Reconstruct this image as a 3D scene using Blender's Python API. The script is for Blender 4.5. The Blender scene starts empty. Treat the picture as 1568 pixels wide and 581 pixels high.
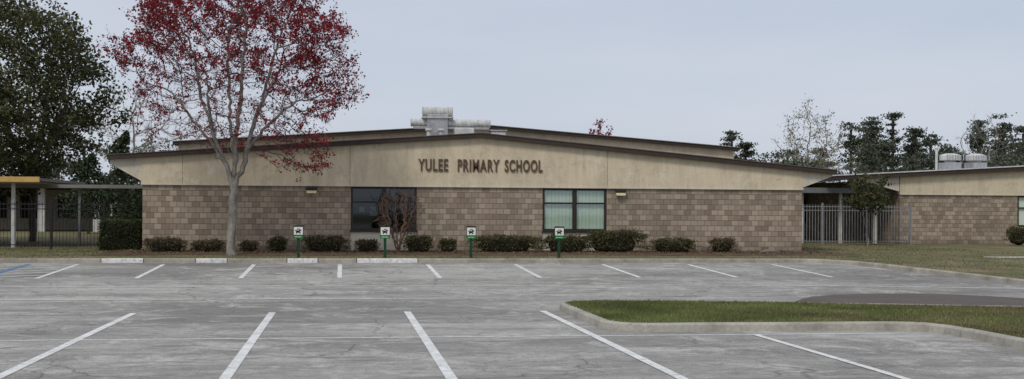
import bpy, math, random
import numpy as np
from mathutils import Vector, Matrix, kdtree, noise as mnoise
random.seed(7); rng=np.random.default_rng(7)
scene=bpy.context.scene
# ---------------------------------------------------------------- helpers
def link(o):
    scene.collection.objects.link(o); return o
def mesh_obj(name,verts,faces,mat=None,smooth=False):
    me=bpy.data.meshes.new(name); me.from_pydata([tuple(v) for v in verts],[],[tuple(f) for f in faces]); me.update()
    if mat: me.materials.append(mat)
    if smooth: me.polygons.foreach_set('use_smooth',[True]*len(me.polygons))
    return link(bpy.data.objects.new(name,me))
def group(name,objs,loc=(0,0,0)):
    e=bpy.data.objects.new(name,None); e.empty_display_size=.3; link(e); e.location=loc
    for o in objs:
        o.parent=e; o.matrix_parent_inverse=Matrix.Translation(-Vector(loc))
    return e
def box(name,x0,x1,y0,y1,z0,z1,mat,bev=0):
    v=[(x,y,z) for x in(x0,x1) for y in(y0,y1) for z in(z0,z1)]
    f=[(0,1,3,2),(4,6,7,5),(0,4,5,1),(2,3,7,6),(0,2,6,4),(1,5,7,3)]
    o=mesh_obj(name,v,f,mat)
    if bev:
        m=o.modifiers.new('b','BEVEL'); m.width=bev; m.segments=2
    return o
def boxes(name,lst,mat):
    V=[];F=[]
    for (x0,x1,y0,y1,z0,z1) in lst:
        b=len(V)
        V+=[(x,y,z) for x in(x0,x1) for y in(y0,y1) for z in(z0,z1)]
        F+=[tuple(b+i for i in f) for f in [(0,1,3,2),(4,6,7,5),(0,4,5,1),(2,3,7,6),(0,2,6,4),(1,5,7,3)]]
    return mesh_obj(name,V,F,mat)
def prism(name,prof,y0,y1,mat):
    n=len(prof)
    V=[(x,y0,z) for x,z in prof]+[(x,y1,z) for x,z in prof]
    F=[tuple(range(n)),tuple(range(2*n-1,n-1,-1))]+[(i,i+n,(i+1)%n+n,(i+1)%n) for i in range(n)]
    return mesh_obj(name,V,F,mat)
def lathe(name,prof,seg,mat,axis='z',center=(0,0,0),smooth=True):
    V=[];F=[];c=Vector(center)
    for r,h in prof:
        for i in range(seg):
            a=2*math.pi*i/seg
            p=(r*math.cos(a),r*math.sin(a),h) if axis=='z' else (h,r*math.cos(a),r*math.sin(a))
            V.append(c+Vector(p))
    for j in range(len(prof)-1):
        for i in range(seg):
            F.append((j*seg+i,j*seg+(i+1)%seg,(j+1)*seg+(i+1)%seg,(j+1)*seg+i))
    F.append(tuple(range(seg))); F.append(tuple((len(prof)-1)*seg+i for i in range(seg)))
    return mesh_obj(name,V,F,mat,False)
# ---------------------------------------------------------------- materials
class NB:
    def __init__(s,name):
        s.m=bpy.data.materials.new(name); s.m.use_nodes=True; s.t=s.m.node_tree
        s.b=s.t.nodes['Principled BSDF']; s.b.inputs['Roughness'].default_value=.9
        s.b.inputs['Specular IOR Level'].default_value=.25
    def n(s,typ,**k):
        nd=s.t.nodes.new(typ)
        for a,v in k.items(): setattr(nd,a,v)
        return nd
    def l(s,a,b): s.t.links.new(a,b)
    def co(s,scale=(1,1,1)):
        tc=s.n('ShaderNodeTexCoord'); mp=s.n('ShaderNodeMapping'); mp.inputs['Scale'].default_value=scale
        s.l(tc.outputs['Object'],mp.inputs['Vector']); return mp.outputs[0]
    def noise(s,scale,detail=4,rough=.55,vec=None,dist=0):
        nd=s.n('ShaderNodeTexNoise'); nd.inputs['Scale'].default_value=scale; nd.inputs['Detail'].default_value=detail
        nd.inputs['Roughness'].default_value=rough; nd.inputs['Distortion'].default_value=dist
        s.l(vec if vec is not None else s.co(),nd.inputs['Vector']); return nd.outputs[0]
    def ramp(s,fac,stops):
        r=s.n('ShaderNodeValToRGB'); cr=r.color_ramp
        while len(cr.elements)<len(stops): cr.elements.new(.5)
        for e,(p,c) in zip(cr.elements,stops):
            e.position=p; e.color=(c if len(c)==4 else (*c,1)) if hasattr(c,'__len__') else (c,c,c,1)
        s.l(fac,r.inputs[0]); return r.outputs[0]
    def mix(s,fac,a,b,mode='MIX'):
        m=s.n('ShaderNodeMix',data_type='RGBA',blend_type=mode)
        for k,v in ((0,fac),(6,a),(7,b)):
            sock=m.inputs[k]
            if isinstance(v,bpy.types.NodeSocket): s.l(v,sock)
            elif hasattr(v,'__len__'): sock.default_value=(*v,1) if len(v)==3 else v
            else: sock.default_value=float(v) if k==0 else (v,v,v,1)
        return m.outputs[2]
    def math(s,op,a,b=0):
        m=s.n('ShaderNodeMath',operation=op)
        for i,v in enumerate((a,b)):
            if isinstance(v,bpy.types.NodeSocket): s.l(v,m.inputs[i])
            else: m.inputs[i].default_value=v
        return m.outputs[0]
    def color(s,c):
        if isinstance(c,bpy.types.NodeSocket): s.l(c,s.b.inputs['Base Color'])
        else: s.b.inputs['Base Color'].default_value=(*c,1)
    def bump(s,h,strength=.3,dist=.02):
        b=s.n('ShaderNodeBump'); b.inputs['Strength'].default_value=strength; b.inputs['Distance'].default_value=dist
        s.l(h,b.inputs['Height']); s.l(b.outputs[0],s.b.inputs['Normal'])
def simple(name,c,rough=.8,var=.15,scale=3,metal=0,spec=.25):
    n=NB(name); a=tuple(x*(1-var) for x in c); b=tuple(min(1,x*(1+var)) for x in c)
    n.color(n.ramp(n.noise(scale,5),[(.3,a),(.7,b)])); n.b.inputs['Roughness'].default_value=rough
    n.b.inputs['Metallic'].default_value=metal; n.b.inputs['Specular IOR Level'].default_value=spec
    return n.m
def leafmat(name,cols,transl=.25,clump=.7):
    n=NB(name); g=n.n('ShaderNodeNewGeometry')
    k=len(cols); c=n.ramp(g.outputs['Random Per Island'],[(i/(k-1),cc) for i,cc in enumerate(cols)])
    d=n.ramp(n.noise(clump,3),[(.3,.55),(.7,1.3)])
    c=n.mix(1,c,d,'MULTIPLY'); n.color(c); n.b.inputs['Roughness'].default_value=.7
    t=n.n('ShaderNodeBsdfTranslucent'); n.l(c,t.inputs[0])
    m=n.n('ShaderNodeMixShader'); m.inputs[0].default_value=transl
    n.l(n.b.outputs[0],m.inputs[1]); n.l(t.outputs[0],m.inputs[2])
    n.l(m.outputs[0],n.t.nodes['Material Output'].inputs[0]); return n.m
def asphalt_color(n):
    co=n.co()
    base=n.ramp(n.noise(.22,7,.65,n.co((.45,1,1)),.4),[(.34,(.235,.226,.206)),(.48,(.325,.313,.287)),(.62,(.44,.425,.39))])
    str_=n.ramp(n.noise(1.1,5,.7,n.co((.10,1,1))),[(.36,.80),(.64,1.10)])
    c=n.mix(1,base,str_,'MULTIPLY')
    blot=n.ramp(n.noise(.7,9,.78,co,1.0),[(.51,0),(.63,1)])
    c=n.mix(n.math('MULTIPLY',blot,.75),c,(.56,.54,.495))
    fine=n.ramp(n.noise(5,6,.8,co),[(.35,.78),(.65,1.17)])
    c=n.mix(.85,c,fine,'MULTIPLY')
    dark=n.ramp(n.noise(.8,7,.7,n.co((.55,1.8,1)),.3),[(.54,0),(.66,1)])
    c=n.mix(n.math('MULTIPLY',dark,.72),c,(.175,.165,.15))
    oil=n.ramp(n.noise(1.7,5,.6,n.co((.8,1.3,1))),[(.64,0),(.72,1)])
    c=n.mix(n.math('MULTIPLY',oil,.6),c,(.11,.082,.06))
    sp=n.ramp(n.noise(38,2,.8,co),[(.3,.62),(.5,1),(.7,1.34)])
    c=n.mix(.85,c,sp,'MULTIPLY')
    wob=n.n('ShaderNodeTexNoise'); wob.inputs['Scale'].default_value=1.2; wob.inputs['Detail'].default_value=6; n.l(co,wob.inputs['Vector'])
    sub=n.n('ShaderNodeVectorMath',operation='MULTIPLY_ADD'); n.l(wob.outputs['Color'],sub.inputs[0]); sub.inputs[1].default_value=(1.1,1.1,0); n.l(co,sub.inputs[2])
    for sc,th,am in ((.33,.005,.65),(1.1,.009,.38)):
        v=n.n('ShaderNodeTexVoronoi',feature='DISTANCE_TO_EDGE'); v.inputs['Scale'].default_value=sc; n.l(sub.outputs[0],v.inputs['Vector'])
        k=n.ramp(v.outputs['Distance'],[(th*.5,1),(th*1.6,0)])
        msk=n.ramp(n.noise(.35,3,.5,co),[(.42,0),(.55,1)])
        c=n.mix(n.math('MULTIPLY',n.math('MULTIPLY',k,msk),am),c,(.09,.085,.078))
    return c
def m_asphalt():
    n=NB('asphalt'); c=asphalt_color(n); n.color(c); n.bump(n.noise(45,3,.7),.5,.01); return n.m
def m_paint(name,col,wear=.5):
    n=NB(name); f=n.ramp(n.noise(9,7,.8),[(wear-.06,0),(wear+.08,1)])
    c2=n.ramp(n.noise(2,6,.7),[(.3,tuple(x*.68 for x in col)),(.65,col)])
    n.color(n.mix(f,c2,(.34,.33,.305))); n.b.inputs['Roughness'].default_value=.8; return n.m
def m_block():
    n=NB('split_block'); tc=n.n('ShaderNodeTexCoord'); sx=n.n('ShaderNodeSeparateXYZ'); n.l(tc.outputs['Object'],sx.inputs[0])
    cx=n.n('ShaderNodeCombineXYZ'); n.l(n.math('ADD',sx.outputs[0],sx.outputs[1]),cx.inputs[0]); n.l(n.math('ADD',sx.outputs[2],-.42+.2032*5),cx.inputs[1])
    b=n.n('ShaderNodeTexBrick'); b.offset=.5; b.inputs['Scale'].default_value=1; b.inputs['Brick Width'].default_value=.27
    b.inputs['Row Height'].default_value=.2032; b.inputs['Mortar Size'].default_value=.008; b.inputs['Mortar Smooth'].default_value=.2
    b.inputs['Color1'].default_value=(.235,.186,.138,1); b.inputs['Color2'].default_value=(.425,.345,.262,1); b.inputs['Mortar'].default_value=(.17,.138,.105,1)
    n.l(cx.outputs[0],b.inputs['Vector'])
    c=b.outputs[0]
    c=n.mix(.6,c,n.ramp(n.noise(.8,5),[(.3,.82),(.7,1.12)]),'MULTIPLY')
    c=n.mix(.7,c,n.ramp(n.noise(30,4,.7),[(.3,.78),(.7,1.22)]),'MULTIPLY')
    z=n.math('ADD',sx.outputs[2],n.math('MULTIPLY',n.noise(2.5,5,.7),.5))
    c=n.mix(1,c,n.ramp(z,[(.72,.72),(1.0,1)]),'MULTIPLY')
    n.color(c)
    h=n.math('ADD',n.math('MULTIPLY',b.outputs['Fac'],-1.5),n.noise(35,4,.7)); n.bump(h,.8,.012); return n.m
def m_stucco(name='stucco',base=(.71,.61,.44)):
    n=NB(name); b=base
    c=n.ramp(n.noise(.45,6,.65),[(.3,tuple(x*.84 for x in b)),(.7,b)])
    st=n.ramp(n.noise(1.3,8,.78,n.co((1.8,1,.35)),.5),[(.38,.80),(.58,1.03)])
    c=n.mix(.8,c,st,'MULTIPLY')
    bl=n.ramp(n.noise(2.4,8,.78,n.co((1,1,1.3))),[(.53,0),(.70,1)])
    c=n.mix(n.math('MULTIPLY',bl,.5),c,(.34,.28,.195))
    wh=n.ramp(n.noise(1.1,8,.75,n.co((1,1,.7)),.8),[(.55,0),(.65,1)])
    c=n.mix(n.math('MULTIPLY',wh,.55),c,(.76,.71,.60))
    n.color(n.mix(.6,c,n.ramp(n.noise(45,3,.7),[(.3,.85),(.7,1.12)]),'MULTIPLY')); n.bump(n.noise(50,3,.7),.5,.008); return n.m
def m_grass(name,g,br,amt=.5):
    n=NB(name); c=n.ramp(n.noise(9,5,.7),[(.3,tuple(x*.6 for x in g)),(.7,tuple(x*1.2 for x in g))])
    f=n.ramp(n.noise(.55,7,.7,None,.5),[(amt-.12,0),(amt+.12,1)])
    c=n.mix(f,c,n.ramp(n.noise(12,4,.7),[(.3,tuple(x*.65 for x in br)),(.7,tuple(x*1.25 for x in br))]))
    n.color(c); n.bump(n.noise(30,4,.8),1,.03); return n.m
def m_curb():
    n=NB('weathered_kerb'); c=n.ramp(n.noise(1.5,8,.75),[(.3,(.20,.18,.145)),(.5,(.34,.315,.265)),(.7,(.48,.455,.40))])
    n.color(n.mix(.7,c,n.ramp(n.noise(25,3,.7),[(.3,.75),(.7,1.2)]),'MULTIPLY')); n.bump(n.noise(30,3),.4,.01); return n.m
def m_bark(name,a,b,sc=6):
    n=NB(name); c=n.ramp(n.noise(sc,6,.7,n.co((1,1,.5)),.3),[(.32,a),(.62,b)])
    n.color(c); n.bump(n.noise(18,5,.7,n.co((1,1,.3))),.6,.02); return n.m
def m_glass(name,tint=(.9,.95,.95),f=.22):
    n=NB(name); gl=n.n('ShaderNodeBsdfGlossy'); gl.inputs['Roughness'].default_value=.03; gl.inputs[0].default_value=(.8,.85,.9,1)
    tr=n.n('ShaderNodeBsdfTransparent'); tr.inputs[0].default_value=(*tint,1); m=n.n('ShaderNodeMixShader'); m.inputs[0].default_value=f
    n.l(tr.outputs[0],m.inputs[1]); n.l(gl.outputs[0],m.inputs[2]); n.l(m.outputs[0],n.t.nodes['Material Output'].inputs[0]); return n.m
ASPH=m_asphalt(); WHITE=m_paint('road_paint',(.84,.84,.81),.585); BLUE=m_paint('blue_paint',(.10,.22,.46),.57)
WORN=m_paint('worn_paint',(.78,.78,.75),.555)
BLOCK=m_block(); STUC=m_stucco(); STUC2=m_stucco('stucco_shade',(.70,.64,.53))
BROWN=simple('brown_fascia',(.052,.038,.031),.6); LETTER=simple('bronze_letter',(.115,.072,.048),.5)
FRAME=simple('window_frame',(.035,.028,.022),.4); ROOFM=simple('roof_membrane',(.24,.22,.20),.9)
METAL=simple('galvanised',(.42,.43,.44),.5,.25,5,.6); METALW=simple('light_metal',(.56,.56,.54),.6,.2,4)
KERB=m_curb(); KWHITE=m_paint('kerb_white',(.80,.79,.75),.55)
LAWN=m_grass('lawn_grass',(.115,.130,.045),(.25,.20,.11),.49)
ISLG=m_grass('island_grass',(.105,.138,.04),(.22,.18,.10),.54)
BLADE=leafmat('grass_blades',[(.09,.135,.03),(.14,.195,.05),(.20,.235,.075),(.32,.28,.15)],.3,.6)
BLADE2=leafmat('dry_grass_blades',[(.10,.11,.04),(.15,.155,.06),(.24,.205,.10),(.33,.265,.155)],.3,.6)
BLACK=simple('black_metal',(.02,.02,.02),.5); GREY=simple('grey_metal',(.16,.165,.17),.5)
CREAMW=simple('white_column',(.58,.57,.53),.7); DARK=simple('dark_interior',(.02,.02,.02),.9)
GLASS=m_glass('window_glass',(.93,.97,.95),.10); GLASSD=m_glass('dark_glass',(.55,.6,.6),.055)
# ---------------------------------------------------------------- terrain profile
GP=[(-60,.06),(15,.03),(20,0.0),(26,-.04),(28,-.01),(34,.145),(40,.30),(42,.34),(60,.34)]
def g(y):
    for (a,za),(b,zb) in zip(GP,GP[1:]):
        if y<=b: return za+(zb-za)*(max(y,a)-a)/(b-a)
    return GP[-1][1]
def L(y): return min(.43,g(y)+.125)
def ground():
    n=40; V=[];F=[]
    xs=np.linspace(-900,900,n); ys=np.linspace(-300,1500,n)
    for y in ys:
        for x in xs: V.append((x,y,-.35))
    for j in range(n-1):
        for i in range(n-1): F.append((j*n+i,j*n+i+1,(j+1)*n+i+1,(j+1)*n+i))
    return mesh_obj('ground',V,F,m_grass('field_grass',(.08,.10,.035),(.18,.15,.08),.5))
ground()
# parking lot
xs=[-90,-40,-20,-10,0,10,20,40,90]; ys=[y for y,_ in GP if y<=42]
V=[];F=[]
for y in ys:
    for x in xs: V.append((x,y,g(y)))
n=len(xs)
for j in range(len(ys)-1):
    for i in range(n-1): F.append((j*n+i,j*n+i+1,(j+1)*n+i+1,(j+1)*n+i))
mesh_obj('parking_lot_pavement',V,F,ASPH)
def stripe(pts,w,name,mat,lift=.006):
    V=[];F=[];P=[]
    for (a,b) in zip(pts,pts[1:]):
        a=Vector(a);b=Vector(b); ts={0,1}
        if abs(b.y-a.y)>1e-6:
            for yb,_ in GP:
                t=(yb-a.y)/(b.y-a.y)
                if 0<t<1: ts.add(t)
        ts=sorted(ts); seg=[a.lerp(b,t) for t in ts]
        if P: seg=seg[1:]
        P+=seg
    for i,p in enumerate(P):
        d=(P[min(i+1,len(P)-1)]-P[max(i-1,0)]).normalized(); nrm=Vector((-d.y,d.x))*w/2
        for s in (1,-1):
            q=p+nrm*s; V.append((q.x,q.y,max(g(q.y),g(p.y)) +lift))
    for i in range(len(P)-1): F.append((2*i,2*i+1,2*i+3,2*i+2))
    return mesh_obj(name,V,F,mat)
marks=[]
for x in (-6.8,-4.08,-1.387,1.31): marks.append(stripe([(x,25.3),(x,13.9)],.14,'stall_line',WHITE))
marks.append(stripe([(4.09,25.3),(4.09,13.9)],.14,'stall_line',WHITE,.009))
marks.append(stripe([(6.82,19.9),(6.82,13.9)],.12,'stall_line',WHITE,.009))
for x in (-5.45,-2.72,-.08,2.66,5.46,8.3,11.12,13.95): marks.append(stripe([(x,34.1),(x,39.2)],.13,'stall_line',WHITE))
marks.append(stripe([(-40,20.0),(9.4,20.0)],.11,'cross_line',WORN,.004))
marks.append(stripe([(-40,31.6),(9,31.6),(13,31.3),(18,30.3),(22,28.9)],.13,'lane_line',WORN,.006))
marks.append(stripe([(-40,28.4),(3.6,28.4)],.13,'lane_line',WORN,.006))
marks.append(stripe([(-8.0,34.1),(-8.0,39.3)],.13,'stall_line',WHITE))
marks.append(stripe([(-9.45,34.1),(-9.45,39.3)],.16,'accessible_line',BLUE))
for k in range(5): marks.append(stripe([(-9.3,34.4+k*1.0),(-8.1,35.1+k*1.0)],.14,'hatch_line',WHITE,.008))
for k in range(4): marks.append(stripe([(-10.9,34.6+k*1.1),(-9.6,35.4+k*1.1)],.14,'hatch_line',WHITE,.008))
group('painted_markings',marks)
def patchmat():
    n=NB('patch_asphalt'); c=n.ramp(n.noise(30,3,.8),[(.3,(.075,.06,.054)),(.7,(.175,.145,.13))])
    n.color(n.mix(.6,c,n.ramp(n.noise(1,5),[(.3,.8),(.7,1.2)]),'MULTIPLY')); n.bump(n.noise(40,3),.5,.01); return n.m
V=[];F=[]
rowsY=[24.3,25,26,27,28,28.5,28.9,29.15]
def patch_extent(y):
    t=(y-26.4)/2.8
    return 3.3*math.sqrt(max(0.02,1-t*t))
cols=14
for y in rowsY:
    w=patch_extent(y)
    for i in range(cols+1): V.append((13.4-w+2*w*i/cols+.05*math.sin(y*9+i),y,g(y)+.007))
for j in range(len(rowsY)-1):
    for i in range(cols): p=j*(cols+1)+i; F.append((p,p+1,p+cols+2,p+cols+1))
PM=patchmat(); mesh_obj('resurfaced_pavement_patch',V,F,PM)
# far lawn
FC=[(-200,40.15),(15.2,40.15),(15.8,39.95),(16.3,39.5),(16.75,38.8),(17.1,37.6),(17.4,36.1),(17.9,34.0),(18.4,31.7),(19.2,28.6),(20.4,25.5),(22,23.4),(24.5,22),(30,21.4),(200,21.4)]
def fy(x):
    for (a,ya),(b,yb) in zip(FC,FC[1:]):
        if x<=b: return ya+(yb-ya)*(x-a)/(b-a)
    return 21.4
def lawn_mesh(name,xs,yf,yb,mat,extra_back=None):
    V=[];F=[]; N=40
    for x in xs:
        a,b=yf(x),yb(x)
        for k in range(N+1):
            y=a+(b-a)*k/N; V.append((x,y,L(y)))
        if extra_back is not None: V.append((x,extra_back,L(extra_back)))
    M=N+1+(1 if extra_back is not None else 0)
    for i in range(len(xs)-1):
        for k in range(M-1): p=i*M+k; F.append((p,p+M,p+M+1,p+1))
    return mesh_obj(name,V,F,mat)
lx=[-500,-200,-60,-30,0,8,15.2]+[p[0] for p in FC[2:]]+[500]
lawn_mesh('lawn',sorted(set(lx)),fy,lambda x:48,LAWN,900)
def kerb(name,pts,mat,zf=g,h=.135,w=.16,base_drop=.05):
    P=[]
    for a,b in zip(pts,pts[1:]):
        a=Vector(a);b=Vector(b); m=max(1,int((b-a).length/.8))
        for k in range(m): P.append(a.lerp(b,k/m))
    P.append(Vector(pts[-1]))
    V=[];F=[];pr=[(-w/2,-base_drop),(-w/2+.01,h-.03),(-w/2+.035,h),(w/2,h),(w/2,-base_drop)]
    for i,p in enumerate(P):
        d=(P[min(i+1,len(P)-1)]-P[max(i-1,0)]).normalized(); nn=Vector((-d.y,d.x))
        for o,z in pr:
            q=p+nn*o; V.append((q.x,q.y,zf(p.y)+z+.004*mnoise.noise(Vector((p.x*2,p.y*2,o)))))
    k=len(pr)
    for i in range(len(P)-1):
        for j in range(k-1): F.append((i*k+j,(i+1)*k+j,(i+1)*k+j+1,i*k+j+1))
    F.append(tuple(range(k)));F.append(tuple((len(P)-1)*k+j for j in range(k)))
    return mesh_obj(name,V,F,mat)
segs=[(-60,-7.45,0),(-7.45,-6.17,1),(-6.17,-4.58,0),(-4.58,-3.61,1),(-3.61,-1.75,0),(-1.75,-.78,1),(-.78,.45,0),(.45,2.4,1),(2.4,15.2,0)]
kl=[]
for a,b,wh in segs: kl.append(kerb('kerb_run',[(a+.012,40.07),(b-.012,40.07)],KWHITE if wh else KERB))
kl.append(kerb('kerb_curve',[(x+0.0,y-.06) for x,y in FC[1:-1]]+[(60,21.34)],KERB))
group('roadside_kerb',kl)
# island
isl_out=[(60,23.0),(30,23.0),(17,23.3),(13.9,24.1),(9.5,25.6),(7,26.2),(5.4,26.4),(4.85,26.2),(4.6,25.7),(4.55,25.0),(4.55,21.4),(4.7,20.9),(5.15,20.65),(9.6,20.62),(10.0,20.4),(10.2,19.9),(10.2,5),(10.4,4.2),(11,4),(60,4)]
def isl_f(x):
    if x<4.6: return 21.4
    if x<5.15: return 20.7+.6*max(0,(4.95-x)/.4)**2
    if x<9.7: return 20.68
    if x<10.2: return 20.68-.6*((x-9.7)/.5)
    if x<10.26: return 19
    return 4.1
def isl_b(x):
    pts=[(4.55,25.3),(4.62,25.7),(4.87,26.15),(5.4,26.35),(7,26.15),(9.5,25.55),(13.9,24.05),(17,23.25),(60,22.95)]
    for (a,ya),(b,yb) in zip(pts,pts[1:]):
        if x<=b: return ya+(yb-ya)*(x-a)/(b-a)
    return 22.95
lawn_mesh('island_lawn',[4.57,4.62,4.72,4.87,5.0,5.15,5.4,6,7,8,9.5,9.7,9.95,10.18,10.25,10.27,11,12,13.9,15,17,20,30,60],isl_f,isl_b,ISLG)
PK=NB('pale_kerb'); PK.color(PK.mix(.8,PK.ramp(PK.noise(1.3,8,.75),[(.3,(.25,.23,.19)),(.5,(.41,.385,.33)),(.7,(.53,.51,.45))]),PK.ramp(PK.noise(14,4,.8),[(.3,.72),(.7,1.15)]),'MULTIPLY')); PK.bump(PK.noise(30,3),.4,.01)
group('island_kerb',[kerb('island_kerb_run',isl_out,PK.m,h=.145)])
group('drain_slab',[box('slab',22.6,24.6,40.6,41.5,.38,.46,PK.m,.02),box('inlet',22.9,24.3,40.57,40.59,.40,.435,DARK)])
def blades(name,pts,h,w,mat):
    V=[];F=[]
    for (x,y,z) in pts:
        a=random.random()*math.pi; hh=h*random.uniform(.5,1.3); dx,dy=math.cos(a)*w,math.sin(a)*w; lx,ly=random.uniform(-.5,.5)*hh,random.uniform(-.5,.5)*hh
        b=len(V); V+=[(x-dx,y-dy,z),(x+dx,y+dy,z),(x+lx,y+ly,z+hh)]; F.append((b,b+1,b+2))
    return mesh_obj(name,V,F,mat)
P1=[];P2=[]
while len(P1)<34000:
    x=random.uniform(4.6,15.5); y=random.uniform(13,26.4)
    if isl_f(x)+.03<y<isl_b(x)-.03:
        dry = mnoise.noise(Vector((x*.5,y*.5,3)))*1.2+ (x-8)*.12 + (.3 if y<20 else 0)
        if random.random()<.5-dry*.8: P1.append((x,y,L(y)-.003))
        elif random.random()<.5: P2.append((x,y,L(y)-.003))
P3=[]
for _ in range(42000):
    x=random.uniform(-14,26); y=random.uniform(31,57)
    if y<fy(x)+.05: continue
    if -8<x<18.2 and y>43.2: continue
    if mnoise.noise(Vector((x*.4,y*.4,0)))+random.uniform(-.5,.5)>.25: continue
    P3.append((x,y,L(y)-.003))
group('grass_blades',[blades('green_blades',P1,.055,.008,BLADE),blades('dry_blades',P2,.045,.008,BLADE2),blades('lawn_blades',P3,.06,.014,BLADE2)])
# mulch bed
mul=NB('mulch'); mul.color(mul.mix(mul.ramp(mul.noise(1.2,6,.7),[(.42,0),(.58,1)]),mul.ramp(mul.noise(22,5,.8),[(.3,(.055,.030,.020)),(.7,(.19,.115,.075))]),mul.ramp(mul.noise(22,5,.8),[(.3,(.08,.065,.03)),(.7,(.23,.175,.10))]))); mul.bump(mul.noise(25,4,.8),1,.05)
V=[];F=[];NX=180
for i in range(NX+1):
    x=-8.2+26.8*i/NX; f=42.6+.35*math.sin(x*.9)+.25*mnoise.noise(Vector((x*1.3,0,0)))
    for k in range(5):
        y=f+(46.48-f)*k/4; V.append((x,y,.436+.035*(k>0)+.02*mnoise.noise(Vector((x*2,y*2,1)))*(k>0)))
for i in range(NX):
    for k in range(4): p=i*5+k; F.append((p,p+5,p+6,p+1))
mesh_obj('mulch_bed',V,F,mul.m)
def quads(name,C,S,mat,up=0.0,asp=.6):
    C=np.asarray(C,float); N=len(C); S=np.asarray(S,float).reshape(-1,1)*np.ones((N,1))
    nrm=rng.normal(size=(N,3)); nrm[:,2]+=up*3; nrm/=np.linalg.norm(nrm,axis=1,keepdims=True)
    t=rng.normal(size=(N,3)); a=np.cross(nrm,t); a/=np.linalg.norm(a,axis=1,keepdims=True); b=np.cross(nrm,a)
    V=np.empty((N,4,3)); V[:,0]=C-a*S; V[:,1]=C-b*S*asp; V[:,2]=C+a*S; V[:,3]=C+b*S*asp
    me=bpy.data.meshes.new(name); me.vertices.add(N*4); me.vertices.foreach_set('co',V.ravel())
    me.loops.add(N*4); me.loops.foreach_set('vertex_index',np.arange(N*4,dtype=np.int32))
    me.polygons.add(N); me.polygons.foreach_set('loop_start',np.arange(0,N*4,4,dtype=np.int32)); me.polygons.foreach_set('loop_total',np.full(N,4,dtype=np.int32))
    me.update(calc_edges=True); me.materials.append(mat); return link(bpy.data.objects.new(name,me))
C=[(random.uniform(-8,18),random.uniform(42.9,46.3),.50) for _ in range(7000)]
quads('leaf_litter',C,rng.uniform(.015,.045,len(C)),leafmat('litter',[(.06,.03,.02),(.14,.08,.05),(.22,.15,.09),(.10,.09,.04)],0,.8),up=1)
# ---------------------------------------------------------------- school building
FY=46.5; ZB=.38; ZT=2.855
B=[]
XL,XR=-7.22,17.77
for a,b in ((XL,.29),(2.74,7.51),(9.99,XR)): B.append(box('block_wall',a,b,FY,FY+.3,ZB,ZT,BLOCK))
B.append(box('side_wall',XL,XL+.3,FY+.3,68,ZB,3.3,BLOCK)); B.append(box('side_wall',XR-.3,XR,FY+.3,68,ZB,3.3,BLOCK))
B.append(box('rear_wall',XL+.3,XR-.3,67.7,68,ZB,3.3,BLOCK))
B.append(box('interior_back',XL+.3,XR-.3,49.5,49.6,ZB,3.2,simple('interior_wall',(.10,.10,.09))))
BL_G=simple('blind_green',(.60,.67,.56),.8,.06,1)
for wi,(a,b) in enumerate(((.29,2.74),(7.51,9.99))):
    B.append(box('under_window_panel',a+.002,b-.002,FY+.03,FY+.25,ZB,1.16,STUC2))
    B.append(box('window_sill',a-.03,b+.03,FY-.04,FY+.2,1.16,1.215,BROWN if wi==0 else FRAME))
    m=(a+b)/2; y0,y1=FY+.02,FY+.10; zt=2.84; zb=1.217; t=.08; zm=2.27
    fr=[(a+.003,a+t,y0,y1,zb,zt),(b-t,b-.003,y0,y1,zb,zt),(a+t,b-t,y0,y1,zt-t,zt),(a+t,b-t,y0,y1,zb,zb+t),(m-.08,m+.08,y0-.01,y1,zb+t,zt-t),
        (a+t,m-.08,y0,y1-.02,zm-.035,zm+.035),(m+.08,b-t,y0,y1-.02,zm-.035,zm+.035)]
    B.append(boxes('window_frame',fr,FRAME))
    B.append(box('window_glass',a+t,b-t,y1-.015,y1-.01,zb+t,zt-t,GLASS if wi else GLASSD))
    if wi: 
        sl=[]
        for s0,s1 in ((a+t,m-.03),(m+.03,b-t)):
            k=int((s1-s0)/.14)
            for i in range(k): sl.append((s0+i*(s1-s0)/k+.004,s0+(i+1)*(s1-s0)/k-.004,FY+.14+.01*(i%2),FY+.15+.01*(i%2),zb,zt))
        B.append(boxes('blinds',sl,BL_G))
    else:
        B.append(boxes('blinds',[(a+t,b-t,FY+.2,FY+.21,2.45,zt)],simple('grey_blind',(.12,.13,.12))))
        B.append(boxes('papers',[(1.0,1.25,FY+.15,FY+.155,1.75,2.1),(1.75,1.95,FY+.15,FY+.155,2.5,2.75),(.6,.8,FY+.15,FY+.155,1.9,2.1)],simple('paper',(.5,.5,.48))))
top=[(-8.43,3.90),(5.12,4.87),(19.1,3.62)]
def roofz(x): 
    return top[0][1]+(x-top[0][0])*(top[1][1]-top[0][1])/(top[1][0]-top[0][0]) if x<top[1][0] else top[1][1]+(x-top[1][0])*(top[2][1]-top[1][1])/(top[2][0]-top[1][0])
js=[XL-.03,-5.8,.25,10.0,XR+.03]
for i,(a,b) in enumerate(zip(js,js[1:])):
    a2,b2=a+.006,b-.006
    pr=[(a2,ZT-.005),(b2,ZT-.005),(b2,roofz(b2)-.1)]
    if a2<5.12<b2: pr.append((5.12,4.77))
    pr.append((a2,roofz(a2)-.1)); B.append(prism('gable_panel',pr,FY-.06,FY+.3,STUC))
B.append(box('drip_ledge',XL-.03,XR+.03,FY-.085,FY-.062,ZT-.01,ZT+.035,STUC2))
B.append(prism('eave_wing',[(XL-.032,2.98),(XL-.032,roofz(XL)-.1),(-8.36,roofz(-8.36)-.1),(-8.36,3.60)],FY-.03,FY+.2,STUC2))
B.append(prism('eave_wing',[(XR+.032,2.95),(19.0,3.40),(19.0,roofz(19)-.1),(XR+.032,roofz(XR)-.1)],FY-.03,FY+.2,STUC2))
th=.16
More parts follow.
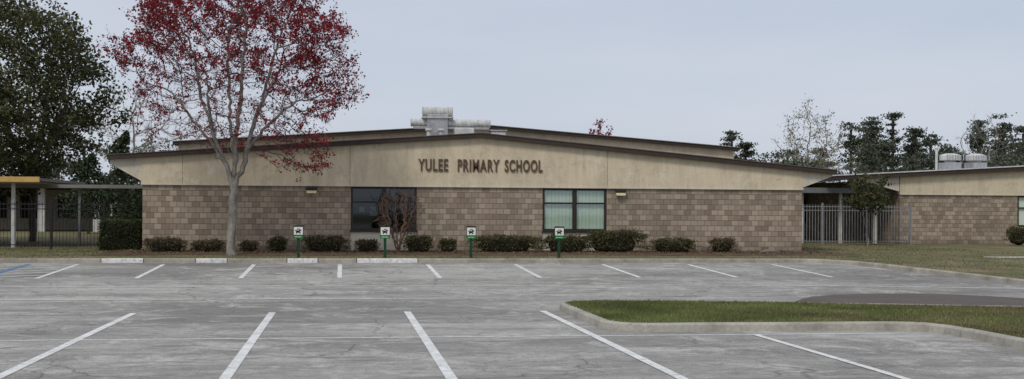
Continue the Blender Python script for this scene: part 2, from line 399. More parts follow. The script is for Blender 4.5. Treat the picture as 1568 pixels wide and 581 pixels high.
prof=[(x,z-th) for x,z in top]+[(x,z) for x,z in reversed(top)]
B.append(prism('roof_slab',prof,FY-.26,68.5,BROWN))
B.append(prism('roof_edge_strip',[(x,z+.002) for x,z in top]+[(x,z+.03) for x,z in reversed(top)],FY-.29,68.5,simple('drip_edge',(.13,.105,.09),.6)))
t2=[(-7.0,4.74),(5.9,5.62),(17.3,4.78)]
B.append(prism('upper_wall',[(-6.8,3.2),(17.1,3.2),(17.1,4.72),(5.9,5.52),(-6.8,4.68)],53,64,STUC))
B.append(prism('upper_roof',[(x,z-.12) for x,z in t2]+[(x,z) for x,z in reversed(t2)],52.75,64.4,BROWN))
B.append(prism('upper_roof_edge',[(x,z+.002) for x,z in t2]+[(x,z+.03) for x,z in reversed(t2)],52.7,64.4,ROOFM))
group('school_building',B)
def word(txt,x0,x1,z0,z1):
    cu=bpy.data.curves.new(txt,'FONT'); cu.body=txt; cu.size=1; cu.offset=.022; cu.extrude=.05; cu.space_character=1.16
    ob=link(bpy.data.objects.new('tmp',cu)); dg=bpy.context.evaluated_depsgraph_get(); me=bpy.data.meshes.new_from_object(ob.evaluated_get(dg))
    bpy.data.objects.remove(ob)
    co=np.array([v.co[:] for v in me.vertices]); mn=co.min(0); mx=co.max(0)
    for v in me.vertices:
        u=(v.co.x-mn[0])/(mx[0]-mn[0]); w=(v.co.y-mn[1])/(mx[1]-mn[1]); d=(v.co.z-mn[2])/(mx[2]-mn[2])
        v.co=(x0+u*(x1-x0),FY-.065-.05*d,z0+w*(z1-z0))
    me.materials.clear(); me.materials.append(LETTER)
    return link(bpy.data.objects.new('word_'+txt.lower(),me))
group('school_name_lettering',[word('YULEE',2.78,3.90,3.44,3.90),word('PRIMARY',4.26,5.84,3.44,3.90),word('SCHOOL',6.04,7.48,3.44,3.90)])
LENS=simple('lamp_lens',(.75,.70,.40),.3,.1,8)
for x in (-1.15,10.5):
    o=[box('lamp_housing',x-.20,x+.20,FY-.24,FY-.088,2.68,2.84,FRAME,.03),
       prism('lamp_lens',[(x-.17,2.58),(x+.17,2.58),(x+.19,2.677),(x-.19,2.677)],FY-.225,FY-.095,LENS),
       box('lamp_plate',x-.1,x+.1,FY-.09,FY-.002,2.62,2.82,FRAME)]
    group('wall_lamp',o)
def ribbed_vent(x0,x1,y,z0,r):
    L_=x1-x0; prof=[]
    n=int(L_/.16)
    for i in range(n+1):
        h=x0+L_*i/n; prof+= [(r,h-.03),(r*1.12,h),(r,h+.03)]
    return [lathe('ribbed_hood',prof,20,METALW,'x',(0,y,z0+r))]
UY=50.4
hv=ribbed_vent(2.73,5.92,UY,5.37,.15)+ribbed_vent(3.2,4.37,UY,5.78,.19)
hv+= [box('duct_neck',3.35,4.2,UY-.25,UY+.3,4.75,5.85,METAL,.02),box('duct_flange',3.15,4.42,UY-.32,UY+.35,5.70,5.75,METALW),
      box('unit_box',4.45,5.25,UY-.5,UY+.4,4.8,5.3,METALW,.05),box('unit_box',5.95,6.55,UY-.4,UY+.4,4.7,5.2,METALW,.04),box('unit_cap',5.9,6.6,UY-.45,UY+.45,5.2,5.25,METAL),
      box('unit_base',2.8,5.9,UY-.12,UY+.12,5.26,5.36,METAL,.01)]
for x in (3.5,4.0): hv.append(lathe('vent_cap',[(.09,4.7),(.09,5.15),(.15,5.17),(.13,5.27)],12,METALW,'z',(x-.1,UY-.6,0)))
group('rooftop_exhaust_unit',hv)
# ---------------------------------------------------------------- right wing
W=[];RY=57.5
W.append(box('block_wall',26.96,33.1,RY,RY+.3,ZB,ZT,BLOCK)); W.append(box('block_wall',35.6,50,RY,RY+.3,ZB,ZT,BLOCK))
W.append(box('side_wall',26.96,27.26,RY+.3,75,ZB,3.6,BLOCK))
W.append(box('under_window_panel',33.1,35.6,RY+.03,RY+.3,ZB,1.3,STUC2))
W.append(boxes('window_frame',[(33.1,33.18,RY+.02,RY+.1,1.3,2.84),(35.5,35.6,RY+.02,RY+.1,1.3,2.84),(33.18,35.5,RY+.02,RY+.1,2.76,2.84),(33.18,35.5,RY+.02,RY+.1,1.3,1.38),(33.18,35.5,RY+.02,RY+.08,2.2,2.26)],FRAME))
W.append(box('window_blind',33.18,35.5,RY+.12,RY+.14,1.38,2.76,BL_G))
W.append(prism('gable_panel',[(26.93,ZT),(50,ZT),(50,5.15),(45,4.9),(26.93,3.8)],RY-.06,RY+.3,STUC))
W.append(box('drip_ledge',26.93,50,RY-.09,RY-.062,ZT-.02,ZT+.03,STUC2))
W.append(prism('eave_wing',[(26.9,3.0),(26.9,3.8),(25.2,3.70),(25.2,3.45)],RY-.03,RY+.2,STUC2))
tr=[(23.3,3.70),(33.5,4.28),(46,5.0)]
W.append(prism('roof_slab',[(x,z-.2) for x,z in tr]+[(x,z) for x,z in reversed(tr)],RY-.35,76,BROWN))
W.append(prism('roof_edge_strip',[(x,z+.002) for x,z in tr]+[(x,z+.06) for x,z in reversed(tr)],RY-.4,76,METALW))
group('school_wing_building',W)
for x,w in ((31.9,.5),(33.35,.48)):
    o=[box('vent_curb',x-w*.8,x+w*.8,61.6,62.6,4.1,4.62,METAL,.02)]
    o.append(lathe('vent_hood',[(w*.55,4.6),(w*.6,4.72),(w*1.05,4.74),(w*1.08,4.98),(w*.95,5.04),(w*.5,5.1)],16,METALW,'z',(x,62.1,0)))
    o.append(boxes('hood_ribs',[(x-w*.9+i*w*.3,x-w*.9+i*w*.3+.04,61.52,61.56,4.72,5.0) for i in range(7)],METAL))
    group('rooftop_vent',o)
group('vent_pipe',[lathe('pipe',[(.07,4.2),(.07,5.4)],10,METALW,'z',(31.6,63,0)),lathe('pipe_cap',[(.13,5.4),(.13,5.46),(.04,5.56)],10,METALW,'z',(31.6,63,0))])
Z=[]
Z.append(box('walkway_roof',17.8,26.9,58.2,63,2.95,3.12,BROWN)); Z.append(box('walkway_fascia',17.8,26.9,58.12,58.19,2.9,3.16,GREY))
for x in (20.6,22.4,24.4,26.2): Z.append(box('column',x-.07,x+.07,58.6,58.74,.40,2.95,CREAMW if x!=22.4 else METALW))
group('covered_walkway',Z)
Z=[box('rear_wall',12,40,70,70.3,.3,3.4,simple('brown_wall',(.20,.125,.10))),prism('rear_roof',[(12,3.4),(40,3.4),(40,3.65),(12,3.65)],69,80,BROWN)]
for i,x in enumerate(np.arange(23,36,1.9)):
    Z.append(box('window_dark',x,x+1.2,69.93,69.97,1.35,2.6,DARK)); Z.append(box('panel_white',x,x+1.2,69.90,69.96,.55,1.30,METALW))
    Z.append(box('pier',x+1.45,x+1.65,69.5,69.7,.3,3.4,CREAMW))
group('rear_classroom_building',Z)
def fence(name,x0,x1,y,z0,z1,mat,sp=.12,t=.016,post=2.4):
    l=[]; x=x0
    while x<x1:
        l.append((x-t/2,x+t/2,y-t/2,y+t/2,z0+.08,z1)); x+=sp
    x=x0
    while x<=x1+.01:
        l.append((x-.035,x+.035,y-.035-.001,y+.036,z0-.1,z1+.08)); x+=post
    for z in (z0+.15,z1-.12,z1-.3): l.append((x0,x1,y-.021,y+.019,z,z+.035))
    return group(name,[boxes('fence_bars',l,mat)])
fence('metal_fence',18.0,26.9,56.0,.43,2.33,simple('fence_grey',(.24,.245,.25),.5),.14,.024,2.2)
fence('metal_fence',-26,-8.9,48.3,.43,2.22,BLACK,.125,.014,1.9)
Z=[box('canopy_roof',-26,-11.5,49.3,58,3.0,3.12,ROOFM),box('canopy_fascia',-26,-11.45,49.2,49.29,2.96,3.16,simple('gold_fascia',(.55,.36,.12),.7)),box('canopy_soffit',-26,-11.6,49.35,57.8,2.92,2.99,simple('soffit',(.45,.36,.2)))]
for x in (-12.6,-16,-20): Z.append(box('column',x-.07,x+.07,50,50.14,.4,2.92,METALW))
group('entrance_canopy',Z)
Z=[box('walkway_roof',-14,-7.25,52,54.5,2.78,2.92,simple('walk_roof',(.22,.21,.19)))]
for x in (-13.2,-10.6,-8.0): Z.append(box('column',x-.05,x+.05,52.3,52.4,.4,2.78,GREY))
group('covered_walkway',Z)
Z=[box('wall',-45,-7,86,95,.3,3.1,simple('far_wall',(.42,.38,.30))),box('roof',-46,-6,85,96,3.1,3.35,BROWN)]
for x in np.arange(-26,-8,2.4): Z.append(box('window',x,x+1.5,85.9,85.97,1.2,2.7,DARK))
for x in (-10.2,-12.2,-14.2,-15.2,-18.5,-21.5): Z.append(box('column',x-.2,x+.2,80,80.4,.3,3.2,METALW))
Z.append(box('porch_roof',-30,-9,79,86,3.2,3.4,ROOFM))
group('distant_classroom_building',Z)
# ---------------------------------------------------------------- signs
SG=simple('green_post',(.012,.055,.028),.5); SW=simple('sign_white',(.70,.70,.66),.6,.05); SK=simple('sign_black',(.015,.018,.015),.5); SGG=simple('sign_green',(.02,.16,.05),.5)
for x in (-1.42,1.37,4.19,7.13):
    y=40.7; z=.42
    o=[box('post',x-.045,x+.045,y-.045,y+.045,z-.1,z+.70,SG,.008),box('post_cap_plate',x-.055,x+.055,y-.055,y+.055,z,z+.05,SG)]
    zb=z+.66
    o.append(box('board_back',x-.165,x+.165,y-.075,y-.047,zb,zb+.40,SK,.01))
    o.append(box('face_white',x-.145,x+.145,y-.080,y-.0765,zb+.10,zb+.35,SW))
    o.append(box('name_strip',x-.16,x+.16,y-.083,y-.0765,zb-.02,zb+.085,SGG))
    def disc(cx,cz,rx,rz,k=12): return [(cx+rx*math.cos(2*math.pi*i/k),y-.0835,cz+rz*math.sin(2*math.pi*i/k)) for i in range(k)]
    V=[];F=[]
    for cx,cz,rx,rz in ((x-.015,zb+.20,.065,.04),(x+.055,zb+.24,.035,.03),(x-.08,zb+.235,.025,.02),(x-.03,zb+.275,.02,.022),(x+.02,zb+.285,.02,.022),(x+.05,zb+.16,.02,.03),(x-.06,zb+.155,.02,.025)):
        b=len(V); d=disc(cx,cz,rx,rz); V+=d; F.append(tuple(range(b,b+12)))
    o.append(mesh_obj('logo',V,F,SK))
    o.append(boxes('strip_text',[(x-.11+i*.045,x-.085+i*.045,y-.086,y-.0835,zb+.02,zb+.045) for i in range(5)],SW))
    group('parking_sign',o)
# ---------------------------------------------------------------- trees
def colonize(seeds,att,D=.28,di=1.6,dk=.45,iters=60,trop=(0,0,.15)):
    pos=[];par=[]
    def near(p):
        for i,q in enumerate(pos):
            if (q-p).length<1e-4: return i
        return -1
    for s in seeds:
        s=[Vector(p) for p in s]; i0=near(s[0])
        if i0<0: pos.append(s[0]);par.append(-1);i0=len(pos)-1
        cur=i0
        for a,b in zip(s,s[1:]):
            m=max(1,int(round((b-a).length/D)))
            for k in range(1,m+1):
                q=a.lerp(b,k/m); j=near(q)
                if j<0:
                    if k<m: q=q+Vector((random.gauss(0,1),random.gauss(0,1),0))*.03
                    pos.append(q);par.append(cur);j=len(pos)-1
                cur=j
    att=[Vector(a) for a in att]; nch=[0]*len(pos); trop=Vector(trop)
    for it in range(iters):
        kd=kdtree.KDTree(len(pos))
        for i,p in enumerate(pos): kd.insert(p,i)
        kd.balance(); acc={}; keep=[]
        for a in att:
            co,i,d=kd.find(a)
            if d<dk: continue
            keep.append(a)
            if d<di:
                acc[i]=acc.get(i,Vector())+(a-co).normalized()
        att=keep; added=0
        for i,v in acc.items():
            if nch[i]>3: continue
            d=v.normalized()+trop+Vector((random.gauss(0,.18),random.gauss(0,.18),random.gauss(0,.18)))
            pos.append(pos[i]+d.normalized()*D); par.append(i); nch.append(0); nch[i]+=1; added+=1
        if not added or not att:
            if di<4 and att: di*=1.6
            else: break
    return pos,par
def radii(pos,par,tip=.006,e=2.3):
    n=len(pos); acc=[0.0]*n
    for i in range(n-1,-1,-1):
        if acc[i]==0: acc[i]=tip**e
        if par[i]>=0: acc[par[i]]+=acc[i]
    return [a**(1/e) for a in acc]
def twig_mesh(name,twigs,mat):
    V=[];F=[]
    for a,b,r in twigs:
        d=(b-a).normalized(); o=d.orthogonal().normalized()*r; o2=d.cross(o)
        k=len(V); V+= [a+o,a-o*.5+o2*.87,a-o*.5-o2*.87,b]; F+=[(k,k+1,k+3),(k+1,k+2,k+3),(k+2,k,k+3)]
    return mesh_obj(name,V,F,mat,True)
def tubes(name,pos,par,rad,mats,thin=.022):
    n=len(pos); ch=[[] for _ in range(n)]
    for i,p in enumerate(par):
        if p>=0: ch[p].append(i)
    V=[];F=[];MI=[]
    def ring(p,d,r,k,ref):
        a=ref-d*ref.dot(d)
        if a.length<1e-3: a=d.orthogonal()
        a.normalize(); b=d.cross(a)
        for i in range(k):
            t=2*math.pi*i/k; V.append(p+a*(r*math.cos(t))+b*(r*math.sin(t)))
        return a
    starts=[(i,None) for i in range(n) if par[i]<0]
    while starts:
        s,fr=starts.pop(); chain=[fr,s] if fr is not None else [s]
        c=s
        while ch[c]:
            cs=sorted(ch[c],key=lambda j:-rad[j]); 
            for o in cs[1:]: starts.append((o,c))
            c=cs[0]; chain.append(c)
        if len(chain)<2: continue
        r0=rad[chain[1]]; k=10 if r0>.08 else 6 if r0>.025 else 3
        ref=Vector((1,0,0)); base=len(V)
        for q,i in enumerate(chain):
            a=pos[chain[max(0,q-1)]]; b=pos[chain[min(len(chain)-1,q+1)]]; d=(b-a).normalized()
            rr=rad[i] if not(q==0 and fr is not None) else min(rad[i],rad[chain[1]]*1.2)
            ref=ring(pos[i],d,rr,k,ref)
        for q in range(len(chain)-1):
            for i in range(k):
                F.append((base+q*k+i,base+q*k+(i+1)%k,base+(q+1)*k+(i+1)%k,base+(q+1)*k+i)); MI.append(0 if rad[chain[q+1]]>thin else 1)
    o=mesh_obj(name,V,F,mats[0],True)
    if len(mats)>1:
        o.data.materials.append(mats[1]); o.data.polygons.foreach_set('material_index',MI)
    return o
def make_twigs(pos,par,rad,maxr,per,ln,up=.3,r=.004):
    out=[]
    for i in range(len(pos)):
        if rad[i]<maxr and par[i]>=0:
            d=(pos[i]-pos[par[i]]).normalized()
            for _ in range(per):
                v=(d+Vector((random.gauss(0,.6),random.gauss(0,.6),random.gauss(up,.5)))).normalized()*ln*random.uniform(.5,1.3)
                a=pos[par[i]].lerp(pos[i],random.random()); out.append((a,a+v,r))
    return out
def ell(n,c,r,shell=.5,lowcut=None,lump=.15,seed=0):
    out=[]
    while len(out)<n:
        v=Vector((random.gauss(0,1),random.gauss(0,1),random.gauss(0,1))).normalized()
        s=random.random()**(1/3); s=shell+(1-shell)*s if random.random()<.6 else s
        s*=1+lump*mnoise.noise(v*2.2+Vector((seed,seed,0)))*2
        rz=r[2] if v.z>0 else r[3] if len(r)>3 else r[2]
        p=Vector((c[0]+v.x*r[0]*s,c[1]+v.y*r[1]*s,c[2]+v.z*rz*s))
        if lowcut is not None and p.z<lowcut: continue
        out.append(p)
    return out
bx,by,bz=-3.69,42.6,.40
def sh(l): return [(bx+a,by+b,bz+c) for a,b,c in l]
seeds=[sh([(0,0,0),(-.02,0,.5),(0,0,1.2),(.05,0,2.0),(.05,0,2.35)]),
 sh([(.05,0,2.35),(-.28,.1,3.2),(-.7,.2,4.3),(-1.1,.2,5.5),(-1.3,.2,6.8)]),
 sh([(.05,0,2.0),(.02,.3,3.2),(-.1,.5,4.5),(-.2,.5,6.2),(-.2,.5,7.6)]),
 sh([(.05,0,2.35),(.35,-.1,3.0),(.5,-.2,3.6),(.75,-.2,4.6),(1.2,-.3,6.0),(1.5,-.3,7.2)]),
 sh([(.5,-.2,3.6),(1.2,-.4,4.4),(2.1,-.5,5.2)]),
 sh([(-.28,.1,3.2),(-1.0,-.3,4.2),(-1.9,-.5,5.4)]),
 sh([(.05,0,2.35),(.12,-.4,3.6),(.3,-.8,5),(.4,-1,6.2),(.5,-1,7.6)]),
 sh([(-.7,.2,4.3),(-.9,.9,5.2),(-1.0,1.4,6.2)]),
 sh([(.02,.3,3.2),(-.6,.6,4.6),(-.8,.8,6)]),
 sh([(.75,-.2,4.6),(1.0,.8,5.4),(1.4,1.5,6.3)])]
att=ell(2900,(bx+.15,by,bz+6.4),(3.85,3.3,3.7,3.3),.42,bz+3.1,.17,3)
att+= [Vector((bx+random.uniform(1.5,3.3),by+random.uniform(-1,1),bz+random.uniform(2.8,4.0))) for _ in range(150)]
pos,par=colonize(seeds,att,.2,1.1,.27,90,(0,0,.22))
rad=radii(pos,par,.0065,2.2); mr=max(rad); 
rad=[min(r,.21*(r/mr)**.85 if r>.03 else r) for r in rad]
for i,p in enumerate(pos):
    if p.z<bz+.35: rad[i]*=1+ (bz+.35-p.z)*1.1
tw=make_twigs(pos,par,rad,.016,4,.34,.3,.0042)
BARK=m_bark('maple_bark',(.12,.105,.09),(.33,.31,.275),5)
TWIG=simple('maple_twig',(.12,.082,.072),.8,.3)
RED=leafmat('red_buds',[(.13,.009,.014),(.25,.016,.026),(.37,.032,.045),(.19,.018,.02)],.3,.9)
C=[];S=[]
for a,b,r in tw:
    dx=(b.x-bx)/3.9; h=(b.z-bz)/9.8; rr=math.hypot(dx,(b.z-bz-6.4)/3.6)
    dens=(h-.50)*2.9+max(0,rr-.5)*1.2+max(0,dx)*.3
    dens=max(.13,min(1.0,dens))
    cl=mnoise.noise(b*1.1+Vector((5,0,0)))
    dens*= .5 if cl>.2 else (.85 if cl>-.02 else 1)
    if random.random()<dens:
        for _ in range(random.randint(4,9)):
            q=a.lerp(b,random.uniform(.3,1.15)); C.append(q+Vector((random.gauss(0,.045),random.gauss(0,.045),random.gauss(0,.045)))); S.append(random.uniform(.026,.058))
group('red_maple_tree',[tubes('trunk_and_branches',pos,par,rad,[BARK,TWIG]),twig_mesh('twigs',tw,TWIG),quads('red_blossom',C,S,RED)],(bx,by,bz))
def tree(name,base,h0,c,r,natt,leaf=None,lsize=.1,per=12,clr=.4,D=.4,di=2,dk=.6,bark=BARK,seedlimbs=4,rmax=.2,twl=.5,tw_per=1,shell=.4,lump=.2,tip=.01,leafprob=1):
    b=Vector(base); fork=b+Vector((random.uniform(-.1,.1),0,h0)); sd=[[b,fork]]
    for k in range(seedlimbs):
        a=2*math.pi*k/seedlimbs+random.random(); q=fork+Vector((math.cos(a)*r[0]*.3,math.sin(a)*r[1]*.3,(c[2]-fork.z)*random.uniform(.7,1.2)))
        sd.append([fork,q])
    at=ell(natt,c,r,shell,None,lump,random.random()*50); p,pa=colonize(sd,at,D,di,dk,50)
    rd=radii(p,pa,tip,2.3); m=max(rd); rd=[x*min(1,rmax/m) if x>.03 else x for x in rd]
    tws=make_twigs(p,pa,rd,tip*2.2,tw_per,twl,.2,tip*.6)
    ob=[tubes('trunk_and_branches',p,pa,rd,[bark]),twig_mesh('twigs',tws,bark)]
    if leaf:
        C=[];S=[]
        for a_,b_,_ in tws:
            if random.random()<leafprob:
                k=max(1,int(per*random.uniform(.5,1.5)))
                for _ in range(k):
                    q=a_.lerp(b_,random.random()); C.append(q+Vector((random.gauss(0,clr),random.gauss(0,clr),random.gauss(0,clr*.7)))); S.append(lsize*random.uniform(.6,1.4))
        ob.append(quads('foliage',C,S,leaf))
    return group(name,ob,base)
DKB=m_bark('dark_bark',(.05,.042,.035),(.14,.12,.10),4)
OAK=leafmat('oak_leaves',[(.028,.036,.014),(.055,.068,.024),(.095,.10,.038),(.15,.125,.055)],.2,.5)
tree('live_oak_tree',(-13.9,58.5,.4),2.2,(-16.1,58.5,6.9),(5.5,4.6,4.9,4.3),1700,OAK,.085,22,.27,.4,2.2,.5,DKB,7,.32,.6,2,.3,.20,.012)
GT=m_bark('grey_twigs',(.22,.20,.18),(.36,.33,.30))
tree('bare_tree',(-12.2,75,.4),3,(-11.8,75,6.1),(2.8,2.6,3.4,3.0),520,None,D=.35,bark=GT,rmax=.15,twl=.6,tw_per=5,tip=.014)
tree('bare_tree',(-9.4,82,.4),2.5,(-9.2,82,5.2),(2.2,2.2,2.4,2.2),300,None,D=.35,bark=GT,rmax=.12,twl=.6,tw_per=4,tip=.014)
CED=leafmat('cedar_leaves',[(.02,.032,.016),(.04,.06,.027),(.065,.085,.04)],.1,.8)
C=[];S=[]
for (cx,cy,h,w) in ((-12.1,71,5.7,1.3),(-10.9,73,4.2,1.1),(-14.5,74,4.5,1.6)):
    for _ in range(3200):
        t=random.random(); rr=w*(1-t)**.6*random.uniform(.3,1.15)*(1+.4*mnoise.noise(Vector((t*9,cx,0)))); a=random.random()*6.28
        C.append((cx+rr*math.cos(a)+.2*math.sin(t*14),cy+rr*math.sin(a),1.3+t*(h-.8))); S.append(random.uniform(.06,.13))
group('cedar_trees',[quads('foliage',C,S,CED),boxes('trunks',[(-12.18,-12.02,70.9,71.1,.3,5),(-10.96,-10.84,72.95,73.05,.3,4),(-14.56,-14.44,73.9,74.1,.3,4)],DKB)])
tree('magnolia_tree',(23.9,54.3,.42),.9,(23.9,54.3,2.75),(1.15,1.0,.95,.8),130,leafmat('magnolia_leaves',[(.02,.035,.012),(.05,.07,.02),(.10,.10,.04),(.16,.12,.06)],.2,1),.07,10,.12,.18,1.0,.25,BARK,4,.05,.25,2,.3,.2,.006)
tree('budding_tree',(35.2,90,.4),2.5,(35.0,90,6.0),(3.0,2.6,3.6,3.2),520,leafmat('pale_buds',[(.20,.19,.10),(.30,.27,.16),(.16,.15,.09)],.3),.07,4,.18,.35,2,.5,m_bark('pale_bark',(.20,.18,.15),(.32,.29,.25)),5,.16,.7,3,.4,.3,.014,.7)
tree('red_maple_tree',(15.7,76,.4),3,(15.7,76,5.9),(.95,.8,1.6,1.5),140,RED,.07,10,.1,.25,1.5,.3,BARK,3,.08,.4,2,.3,.2,.008)
def mass(name,specs,mat,leafn):
    C=[];S=[];tr=[]
    for (x,y,h,w,kind) in specs:
        tr.append((x-.11,x+.11,y-.11,y+.11,.2,h*.93))
        nclump=int(12+h*1.5) if kind=='pine' else int(14+h*1.6)
        for k in range(nclump):
            if kind=='pine':
                t=random.uniform(.38,1)**.8; rr=w*(1.12-t)*1.35*random.random()**.5
            else:
                t=random.uniform(.25,1); rr=w*math.sqrt(max(.05,1-((t-.6)/.42)**2))*random.random()**.4
            a=random.random()*6.28; cx,cy,cz=x+rr*math.cos(a),y+rr*math.sin(a),h*t
            cr=random.uniform(.28,.6)*(w/2.2)**.5
            zf=.28 if kind=='pine' else .5
            for _ in range(leafn):
                C.append((cx+random.gauss(0,cr),cy+random.gauss(0,cr),max(.3,cz+random.gauss(0,cr*zf)))); S.append(random.uniform(.09,.19))
    group(name,[quads('foliage',C,S,mat),boxes('trunks',tr,DKB)])
DT=leafmat('distant_leaves',[(.045,.065,.042),(.07,.093,.06),(.10,.115,.075),(.135,.13,.095)],.15,.25)
sp=[]
for i in range(44):
    y=random.uniform(112,145); t=.425+.25*i/44+random.uniform(-.01,.01)
    kind='pine' if random.random()<.72 else 'round'
    hh=random.uniform(8.6,14.0) if kind=='pine' else random.uniform(7.5,9.8)
    sp.append((t*y,y,hh*(y/130)*.92,random.uniform(1.5,2.5) if kind=='pine' else random.uniform(2,3),kind))
sp+=[(41.7,130,10.4,2.0,'pine'),(39.5,128,8.6,1.8,'pine'),(43.6,131,9.4,2.0,'pine'),(48,130,8.4,2.5,'round'),(51,128,9,2.2,'pine'),(45.5,128,8.0,2.2,'round')]
mass('distant_trees',sp,DT,70)
sp=[(x,random.uniform(105,125),random.uniform(5,8),3,'round') for x in np.arange(-45,-12,2.6)]
mass('distant_trees',sp,DT,60)
sp=[(x,random.uniform(82,90),random.uniform(4.5,6.5),2.5,'round') for x in np.arange(24,62,3.5)]
mass('distant_trees',sp,DT,60)
tree('bare_tree',(52,96,.4),3,(52,96,6.6),(2.6,2.4,3.4,3.0),300,None,D=.4,bark=GT,rmax=.13,twl=.7,tw_per=3,tip=.015)
# ---------------------------------------------------------------- shrubs
SH=[leafmat('shrub_a',[(.03,.04,.014),(.065,.075,.025),(.115,.11,.04),(.17,.125,.06)],.15,1.5),
    leafmat('shrub_b',[(.045,.036,.018),(.10,.075,.04),(.15,.11,.055),(.08,.09,.03)],.15,1.5)]
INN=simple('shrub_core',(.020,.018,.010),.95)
def shrub(x,y,w,h,mat,flat=.75,d=None,n=None,name='shrub',z0=.44,ls=.03,boxy=False):
    d=d or min(w*.9,1.1); C=[];S=[]; n=n or int(2600*max(.4,w*h)); sd=random.random()*90
    for _ in range(n):
        if boxy:
            v=Vector((random.uniform(-1,1),random.uniform(-1,1),random.uniform(0,1)))
            k=random.choice((0,0,1,1,2)); v[k]=math.copysign(1,v[k])
            s=random.uniform(.86,1.0)+.10*mnoise.noise(v*3+Vector((sd,0,0)))
            C.append((x+v.x*w/2*s,y+v.y*d/2*s,z0+v.z*h*s)); S.append(ls*random.uniform(.6,1.4)); continue
        v=Vector((random.gauss(0,1),random.gauss(0,1),random.gauss(0,1))).normalized()
        if v.z<-.3: v.z=-v.z
        v=Vector((math.copysign(abs(v.x)**flat,v.x),math.copysign(abs(v.y)**flat,v.y),math.copysign(abs(v.z)**flat,v.z)))
        s=random.uniform(.72,1)*(1+.32*mnoise.noise(v*2.5+Vector((sd,0,0)))+ .18*mnoise.noise(v*7+Vector((sd,0,0))))
        if random.random()<.04: s*=1.12
        C.append((x+v.x*w/2*s,y+v.y*d/2*s,z0+h*.42+v.z*h*.6*s)); S.append(ls*random.uniform(.6,1.4))
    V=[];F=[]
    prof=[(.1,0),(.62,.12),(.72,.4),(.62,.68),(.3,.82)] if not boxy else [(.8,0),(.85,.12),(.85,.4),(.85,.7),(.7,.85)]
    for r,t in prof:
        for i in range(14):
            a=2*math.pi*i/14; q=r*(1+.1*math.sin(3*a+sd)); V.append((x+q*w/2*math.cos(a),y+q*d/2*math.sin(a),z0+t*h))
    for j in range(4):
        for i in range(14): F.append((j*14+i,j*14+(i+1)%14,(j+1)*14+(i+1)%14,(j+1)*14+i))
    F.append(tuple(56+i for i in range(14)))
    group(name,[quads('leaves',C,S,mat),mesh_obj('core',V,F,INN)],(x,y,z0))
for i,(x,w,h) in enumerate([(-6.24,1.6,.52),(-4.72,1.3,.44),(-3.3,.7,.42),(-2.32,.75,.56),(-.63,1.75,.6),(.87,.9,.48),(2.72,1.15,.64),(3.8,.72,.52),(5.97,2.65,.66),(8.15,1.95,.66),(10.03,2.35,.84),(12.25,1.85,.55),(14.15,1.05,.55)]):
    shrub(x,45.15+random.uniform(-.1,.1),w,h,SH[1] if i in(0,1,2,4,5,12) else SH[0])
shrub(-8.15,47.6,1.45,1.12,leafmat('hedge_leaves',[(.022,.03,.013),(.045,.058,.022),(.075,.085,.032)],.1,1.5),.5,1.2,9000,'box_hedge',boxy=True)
shrub(32.2,55.8,1.2,.9,SH[0],.8,1.0,2500,'shrub')
sd=[]
mb=Vector((1.95,44.3,.42))
for k in range(9):
    a=2*math.pi*k/9+.3; sd.append([mb,mb+Vector((math.cos(a)*.25,math.sin(a)*.2,.8)),mb+Vector((math.cos(a)*.55,math.sin(a)*.4,1.5))])
p,pa=colonize(sd,ell(420,(1.95,44.3,1.95),(.95,.7,.8,1.1),.3,None,.2,5),.1,.7,.12,40,(0,0,.3))
rd=[min(.032,r) for r in radii(p,pa,.0075,2.2)]
MB=m_bark('myrtle_bark',(.10,.055,.035),(.21,.13,.09))
group('bare_crape_myrtle',[tubes('stems',p,pa,rd,[MB]),twig_mesh('twigs',make_twigs(p,pa,rd,.014,2,.2,.5,.006),MB)],mb)
ROCK=simple('rock',(.17,.15,.14))
for (x,y,s) in ((15.6,44.3,.16),(15.9,44.5,.11),(15.35,44.1,.09)):
    V=[];F=[]
    for j in range(6):
        for i in range(10):
            a=2*math.pi*i/10; t=math.pi*j/5; v=Vector((math.sin(t)*math.cos(a),math.sin(t)*math.sin(a),math.cos(t)))
            q=v*s*(1+.35*mnoise.noise(v*1.7+Vector((x,y,0)))); V.append((x+q.x*1.3,y+q.y,.50+q.z*.75))
    for j in range(5):
        for i in range(10): F.append((j*10+i,j*10+(i+1)%10,(j+1)*10+(i+1)%10,(j+1)*10+i))
    mesh_obj('garden_rock',V,F,ROCK,False)
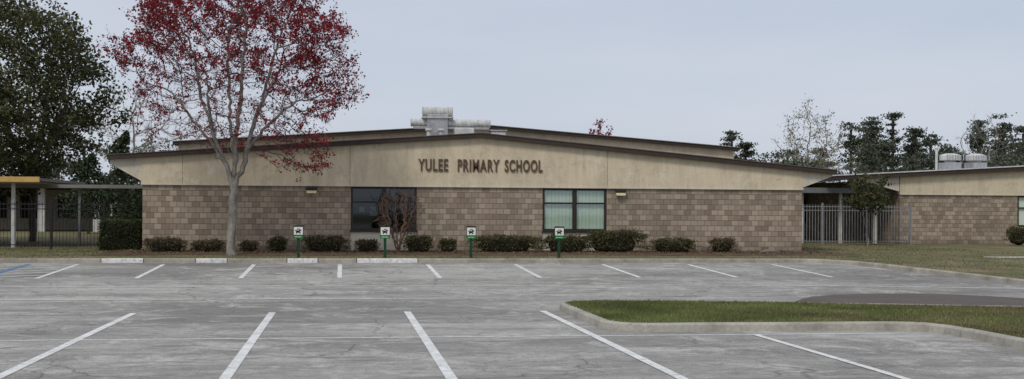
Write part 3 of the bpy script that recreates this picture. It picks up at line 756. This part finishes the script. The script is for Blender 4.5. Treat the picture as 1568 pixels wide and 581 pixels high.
# ---------------------------------------------------------------- world / light
w=bpy.data.worlds.new('World'); scene.world=w; w.use_nodes=True; t=w.node_tree; bg=t.nodes['Background']
elev,rot=math.radians(48),math.radians(212)
sky=t.nodes.new('ShaderNodeTexSky'); sky.sky_type='NISHITA'; sky.sun_disc=False; sky.sun_elevation=elev; sky.sun_rotation=rot
tc=t.nodes.new('ShaderNodeTexCoord'); mp=t.nodes.new('ShaderNodeMapping'); mp.inputs['Scale'].default_value=(1.2,1.2,6); mp.inputs['Rotation'].default_value=(0,.12,0)
no=t.nodes.new('ShaderNodeTexNoise'); no.inputs['Scale'].default_value=1.6; no.inputs['Detail'].default_value=5; no.inputs['Roughness'].default_value=.5
t.links.new(tc.outputs['Generated'],mp.inputs[0]); t.links.new(mp.outputs[0],no.inputs['Vector'])
cr=t.nodes.new('ShaderNodeValToRGB'); cr.color_ramp.elements[0].position=.3; cr.color_ramp.elements[0].color=(.51,.57,.69,1); cr.color_ramp.elements[1].position=.72; cr.color_ramp.elements[1].color=(.65,.68,.76,1)
t.links.new(no.outputs[0],cr.inputs[0])
sc=t.nodes.new('ShaderNodeVectorMath'); sc.operation='SCALE'; sc.inputs['Scale'].default_value=10
t.links.new(cr.outputs[0],sc.inputs[0])
mx=t.nodes.new('ShaderNodeMix'); mx.data_type='RGBA'; mx.inputs[0].default_value=.88
t.links.new(sky.outputs[0],mx.inputs[6]); t.links.new(sc.outputs[0],mx.inputs[7]); t.links.new(mx.outputs[2],bg.inputs[0]); bg.inputs[1].default_value=.1
sd=bpy.data.lights.new('sun','SUN'); sd.energy=1.5; sd.angle=math.radians(14); sd.color=(1,.94,.85)
so=link(bpy.data.objects.new('sun',sd))
dv=Vector((math.sin(rot)*math.cos(elev),math.cos(rot)*math.cos(elev),math.sin(elev)))
so.rotation_euler=dv.to_track_quat('Z','Y').to_euler(); so.location=(0,0,30)
cd=bpy.data.cameras.new('camera'); cd.sensor_width=36; cd.lens=1900/1568*36; cd.shift_y=27.5/1568; cd.clip_end=3000; cd.clip_start=.1
co=link(bpy.data.objects.new('camera',cd))
co.matrix_world=Matrix.Translation((0,0,2.1))@Matrix.Rotation(-math.radians(7.76),4,'Z')@Matrix.Rotation(math.radians(90),4,'X')@Matrix.Rotation(.006,4,'Z')
scene.camera=co
scene.view_settings.view_transform='Standard'; scene.view_settings.look='None'; scene.view_settings.exposure=0
